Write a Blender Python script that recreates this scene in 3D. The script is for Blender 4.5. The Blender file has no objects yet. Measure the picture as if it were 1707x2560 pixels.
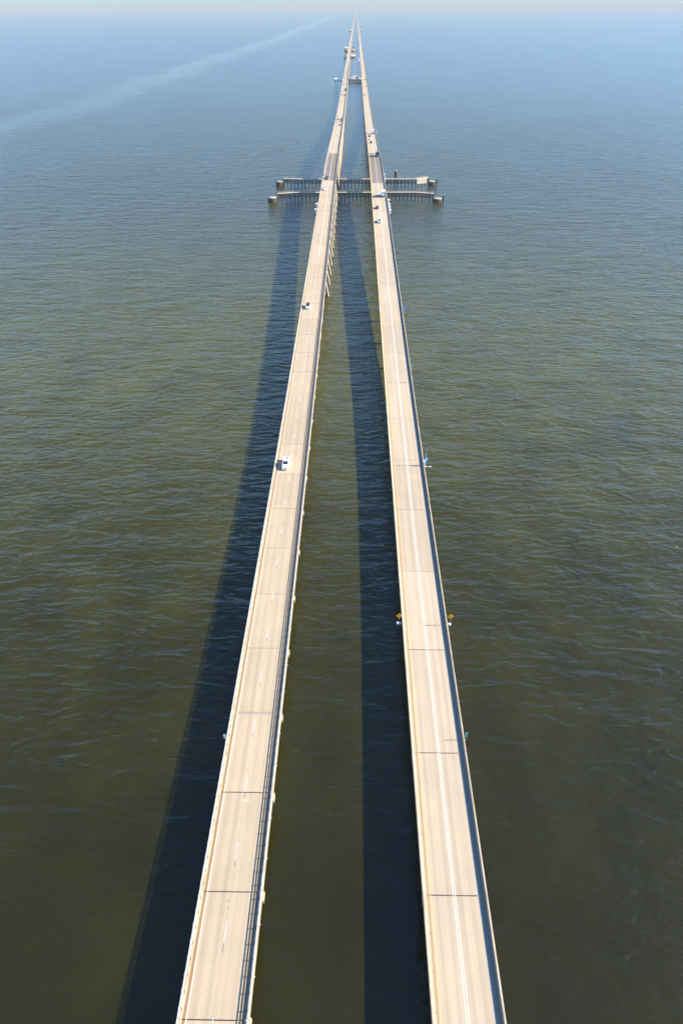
import bpy, math, random
from mathutils import Vector, Matrix
R = math.radians
random.seed(7)
S = bpy.context.scene
COL = S.collection

# ------------------------------------------------------------------ camera
PITCH, YAW, ROLL = R(36.5805), R(1.1625), R(-0.3)    # looking down, a little to the left of the bridges
CAM_X, CAM_Z = -0.96, 117.7
cam = bpy.data.objects.new('camera', bpy.data.cameras.new('camera'))
cam.data.sensor_fit = 'VERTICAL'
cam.data.sensor_height = 36.0
cam.data.lens = 36.0 * 1707 / 2560
cam.data.clip_start = 0.5
cam.data.clip_end = 120000
CAM_P = Vector((CAM_X, 0, CAM_Z))
CAM_M = Matrix.Rotation(YAW, 3, 'Z') @ Matrix.Rotation(math.pi / 2 - PITCH, 3, 'X') @ Matrix.Rotation(ROLL, 3, 'Z')
cam.location = CAM_P
cam.rotation_euler = CAM_M.to_euler()
COL.objects.link(cam)
S.camera = cam

# ------------------------------------------------------------------ light
SUN_EL, SUN_AZ = R(29.7), R(88)                        # azimuth clockwise from +Y
S.view_settings.view_transform = 'Standard'
S.view_settings.look = 'None'
S.view_settings.exposure = 2.0
S.view_settings.gamma = 1.0
world = bpy.data.worlds.new('World')
S.world = world
world.use_nodes = True
wn = world.node_tree
wn.nodes.clear()
sky = wn.nodes.new('ShaderNodeTexSky')
sky.sky_type = 'NISHITA'
sky.sun_disc = False
sky.sun_elevation = SUN_EL
sky.sun_rotation = SUN_AZ
sky.altitude = 100
sky.air_density = 1.0
sky.dust_density = 1.0
sky.ozone_density = 3.0
bg = wn.nodes.new('ShaderNodeBackground')
bg.inputs['Strength'].default_value = 0.078
wo = wn.nodes.new('ShaderNodeOutputWorld')
tint = wn.nodes.new('ShaderNodeMix')                 # the photograph's cool white balance
tint.data_type = 'RGBA'
tint.blend_type = 'MULTIPLY'
tint.inputs[0].default_value = 1.0
tint.inputs[7].default_value = (.64, .96, 1.32, 1)
wn.links.new(sky.outputs[0], tint.inputs[6])
wn.links.new(tint.outputs[2], bg.inputs[0])
wn.links.new(bg.outputs[0], wo.inputs[0])
sd = bpy.data.lights.new('sun', 'SUN')
sd.energy = 5.0
sd.angle = R(0.5)
sd.color = (1.0, 0.86, 0.66)
sun = bpy.data.objects.new('sun', sd)
sv = Vector((math.cos(SUN_EL) * math.sin(SUN_AZ), math.cos(SUN_EL) * math.cos(SUN_AZ), math.sin(SUN_EL)))
sun.rotation_euler = sv.to_track_quat('Z', 'Y').to_euler()
sun.location = (300, 0, 300)
COL.objects.link(sun)

# ------------------------------------------------------------------ helpers
def at(px, py, z=0.0):
    """the point of the place, at height z, seen at a pixel of the 1707x2560 photograph"""
    d = Vector(((px - 853.5) / 1707, -(py - 1280) / 1707, -1.0))
    d = CAM_M @ d
    t = (z - CAM_Z) / d.z
    return CAM_P + d * t

def on_vertical(px, py, Y):
    """the point at distance Y seen at a pixel"""
    d = Vector(((px - 853.5) / 1707, -(py - 1280) / 1707, -1.0))
    d = CAM_M @ d
    return CAM_P + d * (Y / d.y)

def rise(d):
    g, c = .029, 583.0
    d = c - abs(d - c)
    if d < 95: return 0.0
    if d < 265: return g * (d - 95) ** 2 / 340
    if d < 480: return g * 85 + g * (d - 265)
    return g * 300 + g * (d - 480) - g * (d - 480) ** 2 / 206

class MB:
    def __init__(s): s.v, s.f, s.m = [], [], []
    def add(s, vs, fs, mi=0):
        b = len(s.v)
        s.v += [tuple(p) for p in vs]
        s.f += [tuple(b + i for i in f) for f in fs]
        s.m += [mi] * len(fs)
        return s
    def box(s, x0, x1, y0, y1, z0, z1, mi=0, mat=None):
        vs = [Vector(p) for p in ((x0,y0,z0),(x1,y0,z0),(x1,y1,z0),(x0,y1,z0),(x0,y0,z1),(x1,y0,z1),(x1,y1,z1),(x0,y1,z1))]
        if mat: vs = [mat @ p for p in vs]
        return s.add(vs, [(3,2,1,0),(4,5,6,7),(0,1,5,4),(1,2,6,5),(2,3,7,6),(3,0,4,7)], mi)
    def sweep(s, prof, ys, zs, mi=0, caps=True):
        """profile of (x, z), counter-clockwise seen from -Y, carried along the stations ys lifted by zs"""
        n = len(prof); vs = []; fs = []
        for y, dz in zip(ys, zs):
            vs += [(x, y, z + dz) for x, z in prof]
        for k in range(len(ys) - 1):
            for i in range(n):
                j = (i + 1) % n
                fs.append((k*n+i, k*n+j, (k+1)*n+j, (k+1)*n+i))
        if caps:
            fs.append(tuple(range(n - 1, -1, -1)))
            fs.append(tuple((len(ys)-1)*n + i for i in range(n)))
        return s.add(vs, [f[::-1] for f in fs], mi)
    def tube(s, a, b, ra, rb=None, n=8, mi=0, caps=True):
        a, b = Vector(a), Vector(b); rb = ra if rb is None else rb
        w = (b - a).normalized()
        u = w.orthogonal().normalized(); t = w.cross(u)
        vs = []
        for p, r in ((a, ra), (b, rb)):
            for i in range(n):
                q = 2 * math.pi * i / n
                vs.append(p + u * (r * math.cos(q)) + t * (r * math.sin(q)))
        fs = [(i, (i+1) % n, n + (i+1) % n, n + i) for i in range(n)]
        if caps: fs += [tuple(range(n-1, -1, -1)), tuple(range(n, 2*n))]
        return s.add(vs, fs, mi)
    def mesh(s, name, mats):
        me = bpy.data.meshes.new(name)
        me.from_pydata(s.v, [], s.f)
        if not isinstance(mats, (list, tuple)): mats = [mats]
        for m in mats: me.materials.append(m)
        me.polygons.foreach_set('material_index', s.m)
        me.update()
        return me
    def build(s, name, mats, parent=None, loc=None, rot=None, smooth=False):
        me = s.mesh(name, mats)
        if smooth: me.polygons.foreach_set('use_smooth', [True] * len(me.polygons))
        return place(name, me, parent, loc, rot)

def place(name, me, parent=None, loc=None, rot=None):
    o = bpy.data.objects.new(name, me)
    COL.objects.link(o)
    if parent is not None: o.parent = parent
    if loc is not None: o.location = loc
    if rot is not None: o.rotation_euler = rot
    return o

def tag(o, label=None, cat=None, group=None, kind=None):
    if label: o['label'] = label
    if cat: o['category'] = cat
    if group: o['group'] = group
    if kind: o['kind'] = kind
    return o

def thing(name, label, cat, loc=(0, 0, 0), rz=0.0, group=None):
    o = bpy.data.objects.new(name, None)
    o.empty_display_size = .5
    COL.objects.link(o)
    o.location = loc
    o.rotation_euler = (0, 0, rz)
    return tag(o, label, cat, group)

def N(nt, t, **kw):
    n = nt.nodes.new(t)
    for k, v in kw.items():
        if k in n.inputs: n.inputs[k].default_value = v
        else: setattr(n, k, v)
    return n

def mat(name, col, rough=.7, var=.12, scale=1.2, stretch=(1, 1, 1), metal=0.0, bump=0.0, spec=.4, grime=None, detail=5):
    """a plain material with a noise of lighter and darker patches and a fine grain"""
    m = bpy.data.materials.new(name); m.use_nodes = True
    nt = m.node_tree; b = nt.nodes['Principled BSDF']
    b.inputs['Roughness'].default_value = rough
    b.inputs['Metallic'].default_value = metal
    b.inputs['Specular IOR Level'].default_value = spec
    geo = N(nt, 'ShaderNodeNewGeometry')
    mp = N(nt, 'ShaderNodeMapping', Scale=stretch)
    nt.links.new(geo.outputs['Position'], mp.inputs['Vector'])
    no = N(nt, 'ShaderNodeTexNoise', Scale=scale, Detail=detail, Roughness=.65)
    nt.links.new(mp.outputs[0], no.inputs['Vector'])
    ra = N(nt, 'ShaderNodeValToRGB')
    lo = [c * (1 - var) for c in (grime or col)]; hi = [min(1, c * (1 + var)) for c in col]
    ra.color_ramp.elements[0].position = .3; ra.color_ramp.elements[0].color = (*lo, 1)
    ra.color_ramp.elements[1].position = .7; ra.color_ramp.elements[1].color = (*hi, 1)
    nt.links.new(no.outputs['Fac'], ra.inputs[0])
    nt.links.new(ra.outputs[0], b.inputs['Base Color'])
    if bump:
        bp = N(nt, 'ShaderNodeBump', Strength=bump, Distance=.02)
        nt.links.new(no.outputs['Fac'], bp.inputs['Height'])
        nt.links.new(bp.outputs[0], b.inputs['Normal'])
    return m

def deck_mat(name, base, dirt, strips, grain=1.0, seam=None, tracks=()):
    """road concrete: broad stains, long wheel-track streaks, dirt gathered along the kerbs; x is across the bridge"""
    m = bpy.data.materials.new(name); m.use_nodes = True
    nt = m.node_tree; L = nt.links; b = nt.nodes['Principled BSDF']
    b.inputs['Roughness'].default_value = .85
    b.inputs['Specular IOR Level'].default_value = .25
    tc = N(nt, 'ShaderNodeTexCoord'); geo = N(nt, 'ShaderNodeNewGeometry')
    sx = N(nt, 'ShaderNodeSeparateXYZ'); L.new(tc.outputs['Object'], sx.inputs[0])
    def math_(op, a, c=None, clamp=False):
        n = N(nt, 'ShaderNodeMath', operation=op, use_clamp=clamp)
        for i, q in enumerate((a, c)):
            if q is None: continue
            if isinstance(q, (int, float)): n.inputs[i].default_value = q
            else: L.new(q, n.inputs[i])
        return n.outputs[0]
    def noise(sc, st, det=5, rg=.6):
        mp = N(nt, 'ShaderNodeMapping', Scale=st); L.new(geo.outputs['Position'], mp.inputs[0])
        n = N(nt, 'ShaderNodeTexNoise', Scale=sc, Detail=det, Roughness=rg); L.new(mp.outputs[0], n.inputs['Vector'])
        return n.outputs['Fac']
    streak = noise(1.0, (1.6, .018, 1))
    broad = noise(.16, (1, 1, 1), 4)
    fine = noise(9.0, (1, .8, 1), 3)
    v = math_('ADD', math_('MULTIPLY', math_('SUBTRACT', streak, .5), .46 * grain), math_('MULTIPLY', math_('SUBTRACT', broad, .5), .26 * grain))
    v = math_('ADD', v, math_('MULTIPLY', math_('SUBTRACT', fine, .5), .30 * grain))
    for tx, w, amt in tracks:                          # wheel tracks worn into each lane
        d = math_('DIVIDE', math_('ABSOLUTE', math_('SUBTRACT', sx.outputs['X'], tx)), w)
        v = math_('ADD', v, math_('MULTIPLY', math_('SUBTRACT', 1.0, d, True), amt))
    oi = N(nt, 'ShaderNodeObjectInfo')                 # each precast span has weathered to its own tone
    v = math_('ADD', v, math_('MULTIPLY', math_('SUBTRACT', oi.outputs['Random'], .5), .11))
    v = math_('ADD', v, 1.0)
    mul = N(nt, 'ShaderNodeVectorMath', operation='SCALE'); mul.inputs[0].default_value = base
    L.new(v, mul.inputs['Scale'])
    cur = mul.outputs[0]
    edge = noise(1.4, (.6, .55, 1), 3)
    for x0, x1, amt in strips:
        wob = math_('MULTIPLY', math_('SUBTRACT', edge, .5), .22)
        xx = math_('ADD', sx.outputs['X'], wob)
        a = math_('MULTIPLY', math_('SUBTRACT', xx, x0), 9.0, True)
        c = math_('MULTIPLY', math_('SUBTRACT', x1, xx), 9.0, True)
        k = math_('MULTIPLY', math_('MULTIPLY', a, c), math_('ADD', math_('MULTIPLY', broad, amt * .6), amt * .7), True)
        mx = N(nt, 'ShaderNodeMix', data_type='RGBA')
        L.new(k, mx.inputs[0]); L.new(cur, mx.inputs[6]); mx.inputs[7].default_value = (*dirt, 1)
        cur = mx.outputs[2]
    L.new(cur, b.inputs['Base Color'])
    bp = N(nt, 'ShaderNodeBump', Strength=.25, Distance=.01); L.new(fine, bp.inputs['Height']); L.new(bp.outputs[0], b.inputs['Normal'])
    return m

def paint(name, col, wear=.35):
    """road paint worn through in places"""
    m = mat(name, col, .6, .06, 2.0)
    nt = m.node_tree; L = nt.links; b = nt.nodes['Principled BSDF']
    geo = N(nt, 'ShaderNodeNewGeometry')
    no = N(nt, 'ShaderNodeTexNoise', Scale=3.5, Detail=6, Roughness=.75); L.new(geo.outputs['Position'], no.inputs['Vector'])
    ra = N(nt, 'ShaderNodeValToRGB'); ra.color_ramp.elements[0].position = .55; ra.color_ramp.elements[1].position = .75
    ra.color_ramp.elements[0].color = (0, 0, 0, 1); ra.color_ramp.elements[1].color = (wear, wear, wear, 1)
    L.new(no.outputs['Fac'], ra.inputs[0])
    mx = N(nt, 'ShaderNodeMix', data_type='RGBA')
    src = b.inputs['Base Color'].links[0].from_socket
    L.new(ra.outputs[0], mx.inputs[0]); L.new(src, mx.inputs[6]); mx.inputs[7].default_value = (.40, .34, .26, 1)
    L.new(mx.outputs[2], b.inputs['Base Color'])
    return m

CONC = (.275, .232, .168)
M = {
 'deck_l': deck_mat('deck_concrete', CONC, (.165, .113, .065), ((-4.42, -3.84, 1.0), (3.6, 4.5, .5)),
                    tracks=((-2.9, .5, -.09), (-1.2, .5, -.11), (1.0, .5, -.09), (2.7, .5, -.07), (-.3, .05, .10))),
 'deck_r': deck_mat('deck_concrete_pale', (.275, .236, .176), (.19, .138, .085), ((-4.75, -4.50, .9), (-4.42, -3.95, .75), (3.9, 4.6, .5)),
                    tracks=((-2.9, .5, -.09), (-1.1, .5, -.09), (1.0, .5, -.09), (2.6, .5, -.09))),
 'deck_grey': deck_mat('deck_grey_overlay', (.122, .104, .088), (.11, .085, .06), ((-4.5, -3.9, .8),),
                    tracks=((-2.9, .5, -.10), (-1.1, .5, -.10), (1.0, .5, -.12), (2.6, .5, -.10))),
 'conc': mat('parapet_concrete', (.31, .262, .195), .85, .16, .8, (1, .35, 1.5), bump=.2, grime=(.24, .195, .135)),
 'conc_dark': mat('pile_concrete', (.27, .235, .18), .85, .22, .7, (1, 1, .4), bump=.2, grime=(.26, .22, .16)),
 'galv': mat('galvanised_steel', (.38, .40, .42), .45, .10, 3.0, metal=.35),
 'white': paint('white_road_paint', (.37, .355, .325)),
 'yellow': paint('yellow_road_paint', (.46, .30, .09)),
 'yellow_faded': paint('faded_yellow_road_paint', (.46, .33, .15), .6),
 'faint': paint('faint_road_paint', (.36, .32, .26), .8),
 'rubber': mat('joint_rubber', (.022, .020, .022), .8, .3, 2.0),
 'rust': mat('joint_rust', (.16, .085, .05), .8, .3, 2.0),
 'plug': mat('joint_asphalt_plug', (.19, .165, .135), .9, .15, 1.0),
 'tar': mat('tar_mark', (.05, .05, .055), .8, .3, 2.0),
 'timber': mat('treated_timber', (.022, .020, .017), .9, .35, 1.6, (1, 1, .4), bump=.3, grime=(.012, .012, .011)),
 'plank': mat('bleached_plank', (.42, .37, .29), .85, .2, 2.0, (.3, 2, 1), bump=.3),
 'sheet': mat('rusty_sheet_pile', (.062, .05, .04), .8, .4, .9, (1, 1, .5), bump=.3, grime=(.05, .04, .03)),
 'cap': mat('dolphin_cap_concrete', (.24, .215, .165), .9, .25, .9, bump=.4),
 'orange': mat('orange_sign_face', (1.0, .36, .004), .55, .05, 3.0),
 'blue': mat('blue_sign_face', (.02, .28, .85), .5, .05, 3.0),
 'green': mat('green_sign_face', (.0, .30, .20), .5, .08, 3.0),
 'teal': mat('teal_sign_face', (.02, .42, .42), .5, .08, 3.0),
 'signback': mat('sign_back_aluminium', (.52, .54, .50), .5, .12, 4.0, metal=.3),
 'sign_white': mat('white_sign_face', (.78, .80, .78), .5, .05, 3.0),
 'post': mat('steel_post', (.34, .36, .37), .5, .12, 3.0, metal=.5),
 'wbox': mat('white_enamel', (.84, .83, .80), .45, .05, 2.0),
 'dark': mat('dark_steel', (.05, .055, .06), .6, .2, 2.0, metal=.3),
 'roof_dark': mat('dark_roofing', (.09, .10, .12), .8, .2, .6),
 'wall_pale': mat('pale_render', (.62, .57, .48), .8, .12, .5),
 'tyre': mat('tyre_rubber', (.025, .025, .027), .85, .2, 3.0),
 'rim': mat('wheel_rim', (.5, .5, .5), .35, .1, 3.0, metal=.7),
 'glass': mat('tinted_glass', (.012, .016, .022), .06, .1, 2.0, spec=.7),
 'lamp_clear': mat('headlamp_glass', (.75, .75, .72), .2, .05, 3.0),
 'lamp_red': mat('tail_lamp_red', (.45, .02, .015), .3, .05, 3.0),
 'grille': mat('black_plastic', (.02, .02, .022), .6, .2, 3.0),
}

# ------------------------------------------------------------------ water
def water_material():
    m = bpy.data.materials.new('lake_water'); m.use_nodes = True
    nt = m.node_tree; L = nt.links; b = nt.nodes['Principled BSDF']
    b.inputs['Roughness'].default_value = 1.0
    b.inputs['Specular IOR Level'].default_value = 0.0
    b.inputs['Coat Weight'].default_value = 1.0
    b.inputs['Coat IOR'].default_value = 1.333
    geo = N(nt, 'ShaderNodeNewGeometry')
    P = geo.outputs['Position']
    def math_(op, a, c=None, clamp=False):
        n = N(nt, 'ShaderNodeMath', operation=op, use_clamp=clamp)
        for i, q in enumerate((a, c)):
            if q is None: continue
            if isinstance(q, (int, float)): n.inputs[i].default_value = q
            else: L.new(q, n.inputs[i])
        return n.outputs[0]
    def noise(sc, st, rot=0, det=3, rg=.5, dist=0.0, off=(0, 0, 0)):
        mp = N(nt, 'ShaderNodeMapping', Scale=st, Rotation=(0, 0, rot), Location=off); L.new(P, mp.inputs[0])
        n = N(nt, 'ShaderNodeTexNoise', Scale=sc, Detail=det, Roughness=rg, Distortion=dist); L.new(mp.outputs[0], n.inputs['Vector'])
        return n.outputs['Fac']
    def ridge(n):                                      # sharp crests, wide troughs
        return math_('SUBTRACT', 1.0, math_('MULTIPLY', math_('ABSOLUTE', math_('SUBTRACT', n, .5)), 2.0))
    gust = noise(.012, (1, .6, 1), .4, 3, .55)         # patches of rougher and calmer water
    swell = noise(.13, (.36, 1, 1), R(-6), 2, .5, .3)
    chop = ridge(noise(.24, (.38, 1, 1), R(8), 2, .45, .5))
    chop2 = noise(.62, (.52, 1, 1), R(-5), 2, .5, .3)
    ripple = noise(1.3, (.6, 1, 1), R(-14), 3, .55, .2)
    capil = noise(4.2, (.8, 1, 1), R(20), 2, .5)
    h = math_('ADD', math_('MULTIPLY', swell, 1.6), math_('MULTIPLY', chop, .86))
    h = math_('ADD', h, math_('MULTIPLY', chop2, .55))
    h = math_('ADD', h, math_('MULTIPLY', ripple, .13))
    h = math_('ADD', h, math_('MULTIPLY', capil, .03))
    # a calmer streak of water running beside the left bridge
    sx = N(nt, 'ShaderNodeSeparateXYZ'); L.new(P, sx.inputs[0])
    wob = math_('MULTIPLY', math_('SUBTRACT', noise(.004, (1, 1, 1), 0, 4, .6), .5), 130.0)
    mid = math_('SUBTRACT', math_('MULTIPLY', math_('SUBTRACT', sx.outputs['Y'], 900.0), .032), 425.0)
    mid = math_('MINIMUM', mid, -340.0)
    dx = math_('ABSOLUTE', math_('ADD', math_('SUBTRACT', sx.outputs['X'], mid), wob))
    band = N(nt, 'ShaderNodeMapRange', interpolation_type='SMOOTHSTEP'); band.inputs['From Min'].default_value = 70; band.inputs['From Max'].default_value = 18
    L.new(dx, band.inputs['Value'])
    yf = N(nt, 'ShaderNodeMapRange', interpolation_type='SMOOTHSTEP'); yf.inputs['From Min'].default_value = 620; yf.inputs['From Max'].default_value = 1000
    L.new(sx.outputs['Y'], yf.inputs['Value'])
    slick = math_('MULTIPLY', math_('MULTIPLY', band.outputs[0], yf.outputs[0]), math_('ADD', .45, math_('MULTIPLY', noise(.02, (1, .35, 1), .2, 4, .6, .5), 1.1)))
    amp = math_('ADD', .45, math_('MULTIPLY', gust, 1.15))
    ay = N(nt, 'ShaderNodeMapRange', interpolation_type='SMOOTHSTEP'); ay.inputs['From Min'].default_value = 30; ay.inputs['From Max'].default_value = 260
    ay.inputs['To Min'].default_value = .46; ay.inputs['To Max'].default_value = 1.3
    L.new(sx.outputs['Y'], ay.inputs['Value'])
    amp = math_('MULTIPLY', amp, ay.outputs[0])
    af = N(nt, 'ShaderNodeMapRange', interpolation_type='SMOOTHSTEP'); af.inputs['From Min'].default_value = 350; af.inputs['From Max'].default_value = 1600
    af.inputs['To Min'].default_value = 1.0; af.inputs['To Max'].default_value = .55
    L.new(sx.outputs['Y'], af.inputs['Value'])
    amp = math_('MULTIPLY', amp, af.outputs[0])
    amp = math_('MULTIPLY', amp, math_('SUBTRACT', 1.0, math_('MULTIPLY', slick, .22)))
    bp = N(nt, 'ShaderNodeBump', Distance=1.0)
    L.new(math_('MULTIPLY', h, amp), bp.inputs['Height']); bp.inputs['Strength'].default_value = 1.0
    L.new(bp.outputs[0], b.inputs['Coat Normal'])
    # silty olive body colour, clouded unevenly
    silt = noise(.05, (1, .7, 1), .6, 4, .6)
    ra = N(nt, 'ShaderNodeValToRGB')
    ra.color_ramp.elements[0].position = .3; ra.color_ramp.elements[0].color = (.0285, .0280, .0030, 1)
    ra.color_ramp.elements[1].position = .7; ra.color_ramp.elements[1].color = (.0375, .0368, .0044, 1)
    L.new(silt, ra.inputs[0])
    # body colour painted darker near the camera, brighter towards the channel, imitating vignette shade
    near_vignette = N(nt, 'ShaderNodeMapRange', interpolation_type='SMOOTHSTEP'); near_vignette.inputs['From Min'].default_value = 20; near_vignette.inputs['From Max'].default_value = 330
    near_vignette.inputs['To Min'].default_value = .29; near_vignette.inputs['To Max'].default_value = 1.22
    L.new(math_('ADD', sx.outputs['Y'], math_('MULTIPLY', math_('SUBTRACT', silt, .5), 120.0)), near_vignette.inputs['Value'])
    sc_ = N(nt, 'ShaderNodeVectorMath', operation='SCALE'); L.new(ra.outputs[0], sc_.inputs[0]); L.new(near_vignette.outputs[0], sc_.inputs['Scale'])
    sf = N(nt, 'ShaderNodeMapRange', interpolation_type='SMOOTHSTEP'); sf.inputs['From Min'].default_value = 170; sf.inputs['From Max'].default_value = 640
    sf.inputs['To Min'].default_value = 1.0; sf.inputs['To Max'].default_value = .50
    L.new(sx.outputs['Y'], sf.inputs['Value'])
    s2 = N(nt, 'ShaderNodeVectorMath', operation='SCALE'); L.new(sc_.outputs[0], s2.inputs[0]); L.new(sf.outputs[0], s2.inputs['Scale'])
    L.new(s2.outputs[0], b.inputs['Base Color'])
    L.new(math_('SUBTRACT', .20, math_('MULTIPLY', slick, .06)), b.inputs['Coat Roughness'])
    return m

W = 42000.0
wm = MB()
xs = [-W, -3000, -600, -150, 0, 150, 600, 3000, W]; ys = [-900, -100, 100, 300, 700, 1500, 4000, 12000, W]
nx = len(xs)
wm.add([(x, y, 0) for y in ys for x in xs], [(j*nx+i, j*nx+i+1, (j+1)*nx+i+1, (j+1)*nx+i) for j in range(len(ys)-1) for i in range(nx-1)])
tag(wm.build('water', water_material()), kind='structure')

# air: far water and the far end of the bridges fade to pale blue
hz = bpy.data.materials.new('hazy_air'); hz.use_nodes = True
nt = hz.node_tree; nt.nodes.clear()
pv = N(nt, 'ShaderNodeVolumePrincipled')
pv.inputs['Color'].default_value = (.325, .37, .385, 1)
pv.inputs['Density'].default_value = 9e-5
pv.inputs['Anisotropy'].default_value = 0.0
ho = N(nt, 'ShaderNodeOutputMaterial'); nt.links.new(pv.outputs[0], ho.inputs['Volume'])
haze = MB().box(-W-500, W+500, -1400, W+500, -1, 165).build('haze', hz)
tag(haze, kind='stuff')
S.cycles.volume_bounces = 0
S.cycles.volume_max_steps = 64

# ------------------------------------------------------------------ bridges
LC, RC = -19.8, 15.55
DZ = 4.7
class Bridge: pass
def make_bridge(label, xc, first, span, n_near, far_end, right):
    B = Bridge(); B.x = xc
    B.joints = [first + span * k for k in range(n_near + 1)]
    B.zs = [DZ + rise(max(0, y)) for y in B.joints]
    root = thing('causeway_bridge', label, 'bridge', (xc, 0, 0), 0, 'twin causeway bridges')
    B.root = root
    hw = 5.1 if right else 5.05
    deck_m = M['deck_r'] if right else M['deck_l']
    def slab(ys, zs):
        s = MB()
        s.sweep([(-hw, -.22), (-hw, 0), (hw, 0), (hw, -.22)], ys, zs, 0)
        return s
    def girders(ys, zs, s):
        for gx in (-3.9, -2.3, -.75, .75, 2.3, 3.9):
            s.sweep([(gx-.22, -1.15), (gx-.22, -.22), (gx+.22, -.22), (gx+.22, -1.15)], ys, zs, 1)
        return s
    def parapet(ys, zs, side):
        s = MB()
        if right:                                      # solid concrete barrier
            p = [(hw-.02, -.05), (hw-.42, -.05), (hw-.36, .12), (hw-.27, .66), (hw-.02, .66)] if side > 0 else \
                [(hw-.02, -.05), (hw-.50, -.05), (hw-.46, .14), (hw-.28, .55), (hw-.02, .55)]
        else:                                          # low kerb wall that carries the steel rail
            p = [(hw-.02, -.05), (hw-.66, -.05), (hw-.64, .22), (hw-.02, .24)]
        if side < 0: p = [(-x, z) for x, z in p][::-1]
        p = p[::-1]
        return s.sweep(p, ys, zs, 0)
    def rails(L, side):
        s = MB()
        x = side * (hw - .20)
        for z0, z1 in ((.36, .46), (.60, .71), (.84, .95)):
            s.box(x - .045, x + .045, .06, L - .06, z0, z1)
        k = 8
        for i in range(k):
            y = L * (i + .5) / k
            s.box(x + side*.04 - .06, x + side*.04 + .06, y - .07, y + .07, .23, .98)
            s.box(x - side*.30 - .05, x - side*.30 + .05, y - .22, y - .06, .23, .28, 1)
            s.box(x - side*.30 - .05, x - side*.30 + .05, y + .06, y + .22, .23, .28, 1)
        for y in (L * .31, L * .72):                   # drain brackets outside
            s.box(side*hw - .02 + (0 if side > 0 else -.12), side*hw + (.14 if side > 0 else .02), y - .12, y + .12, .02, .14)
        return s
    # shared meshes: every span is the same precast unit
    L = span
    ys, zs = (0.03, L - 0.03), (0, 0)
    me_slab = girders(ys, zs, slab(ys, zs)).mesh('deck_span', [deck_m, M['conc_dark']])
    me_grey = girders(ys, zs, slab(ys, zs)).mesh('deck_span', [M['deck_grey'], M['conc_dark']])
    me_par = {s: parapet((.02, L - .02), zs, s).mesh('parapet', M['conc']) for s in (-1, 1)}
    me_rail = {s: rails(L, s).mesh('steel_railing', [M['galv'], M['dark']]) for s in (-1, 1)}
    def joint_mesh(w, mm):
        j0, j1 = (-3.95, 3.72) if right else (-4.36, 4.36)
        return MB().box(j0, j1, -w / 2, w / 2, -.02, .004).mesh('expansion_joint', mm)
    jm = [joint_mesh(.17, M['rubber']), joint_mesh(.13, M['rust']), joint_mesh(.55, M['plug']), joint_mesh(.20, M['rubber'])]
    B.spans = []
    for k in range(n_near):
        y0, y1, z0, z1 = B.joints[k], B.joints[k+1], B.zs[k], B.zs[k+1]
        a = math.atan2(z1 - z0, y1 - y0)
        grey = 541 < (y0 + y1) / 2 < 660
        d = place('deck_span', me_grey if grey else me_slab, root, (0, y0, z0), (a, 0, 0))
        if grey: d['label'] = 'dark grey asphalt deck over the channel'
        B.spans.append(d)
        for s in (-1, 1):
            place('parapet', me_par[s], d)
            if not right: place('steel_railing', me_rail[s], d)
        rr = random.random()
        if y0 < 90: q = 0 if not (not right and 80 < y0 < 90) else 2
        elif grey: q = 1
        else: q = 1 if rr < .55 else (0 if rr < .8 else 2)
        place('expansion_joint', jm[q], d, (0, 0, 0))
    # piers: a cap on two raked piles under every joint
    def pier_top(z):
        return z - 1.17
    for k in range(n_near + 1):
        y, z = B.joints[k], B.zs[k]
        if 562 < y < 596: continue                      # the open channel
        zt = pier_top(z)
        cap = MB().box(-5.12 if not right else -5.0, 5.12 if not right else 5.0, -.75, .75, -1.05, 0).build('pier_cap', M['conc_dark'], root, (0, y, zt))
        h = zt - 1.05
        for s in (-1, 1):
            tall = 335 < y < 832
            rake = (1.45 if tall else .1) if not right else .3
            tx = (4.5 if tall else 3.7) if not right else 3.6
            MB().tube((s * (tx + rake), 0, -h - 1.05 - .8), (s * tx, 0, -1.05), .60, n=12).build('pile', M['conc_dark'], cap, smooth=False)
    # the rest of the bridge, running to the far shore: too far to tell one span from the next
    y, far_j = B.joints[-1], []
    while y < far_end:
        far_j.append(y); y += span if y < 2600 else (span * 4 if y < 6000 else span * 30)
    fz = [DZ + rise(v) for v in far_j]
    s = MB()
    s.sweep([(-hw, -1.1), (-hw, 0), (hw, 0), (hw, -1.1)], far_j, fz, 0)
    for side in (-1, 1):
        q = parapet(far_j, fz, side); s.add(q.v, q.f, 1)
        if not right:
            for z0, z1 in ((.42, .56), (.66, .80), (.88, 1.02)):
                x = side * (hw - .2)
                s.sweep([(x-.07, z0), (x-.07, z1), (x+.07, z1), (x+.07, z0)], far_j, fz, 2)
    for v, z in zip(far_j, fz):
        if v > 5200: break
        s.box(-5.3, 5.3, v - .7, v + .7, z - 2.1, z - 1.12, 1)
        for sd_ in (-1, 1):
            s.tube((sd_ * (4.4 + min(1.35, .17 * (z - 2))), v, -.8), (sd_ * 4.4, v, z - 2.1), .69, n=6, mi=1)
    tag(s.build('far_spans', [deck_m, M['conc'], M['galv']], root), 'far length of the bridge running to the horizon', kind='stuff')
    B.line_y = B.joints + far_j[1:]; B.line_z = B.zs + fz[1:]
    return B

def deck_z(B, y):
    ly, lz = B.line_y, B.line_z
    for i in range(len(ly) - 1):
        if ly[i] <= y <= ly[i+1]:
            return lz[i] + (lz[i+1] - lz[i]) * (y - ly[i]) / (ly[i+1] - ly[i])
    return DZ

def on_deck(B, px, py, dz=0.0):
    p = at(px, py, 5)
    for _ in range(25): p = at(px, py, deck_z(B, p.y) + dz)
    return p

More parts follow.
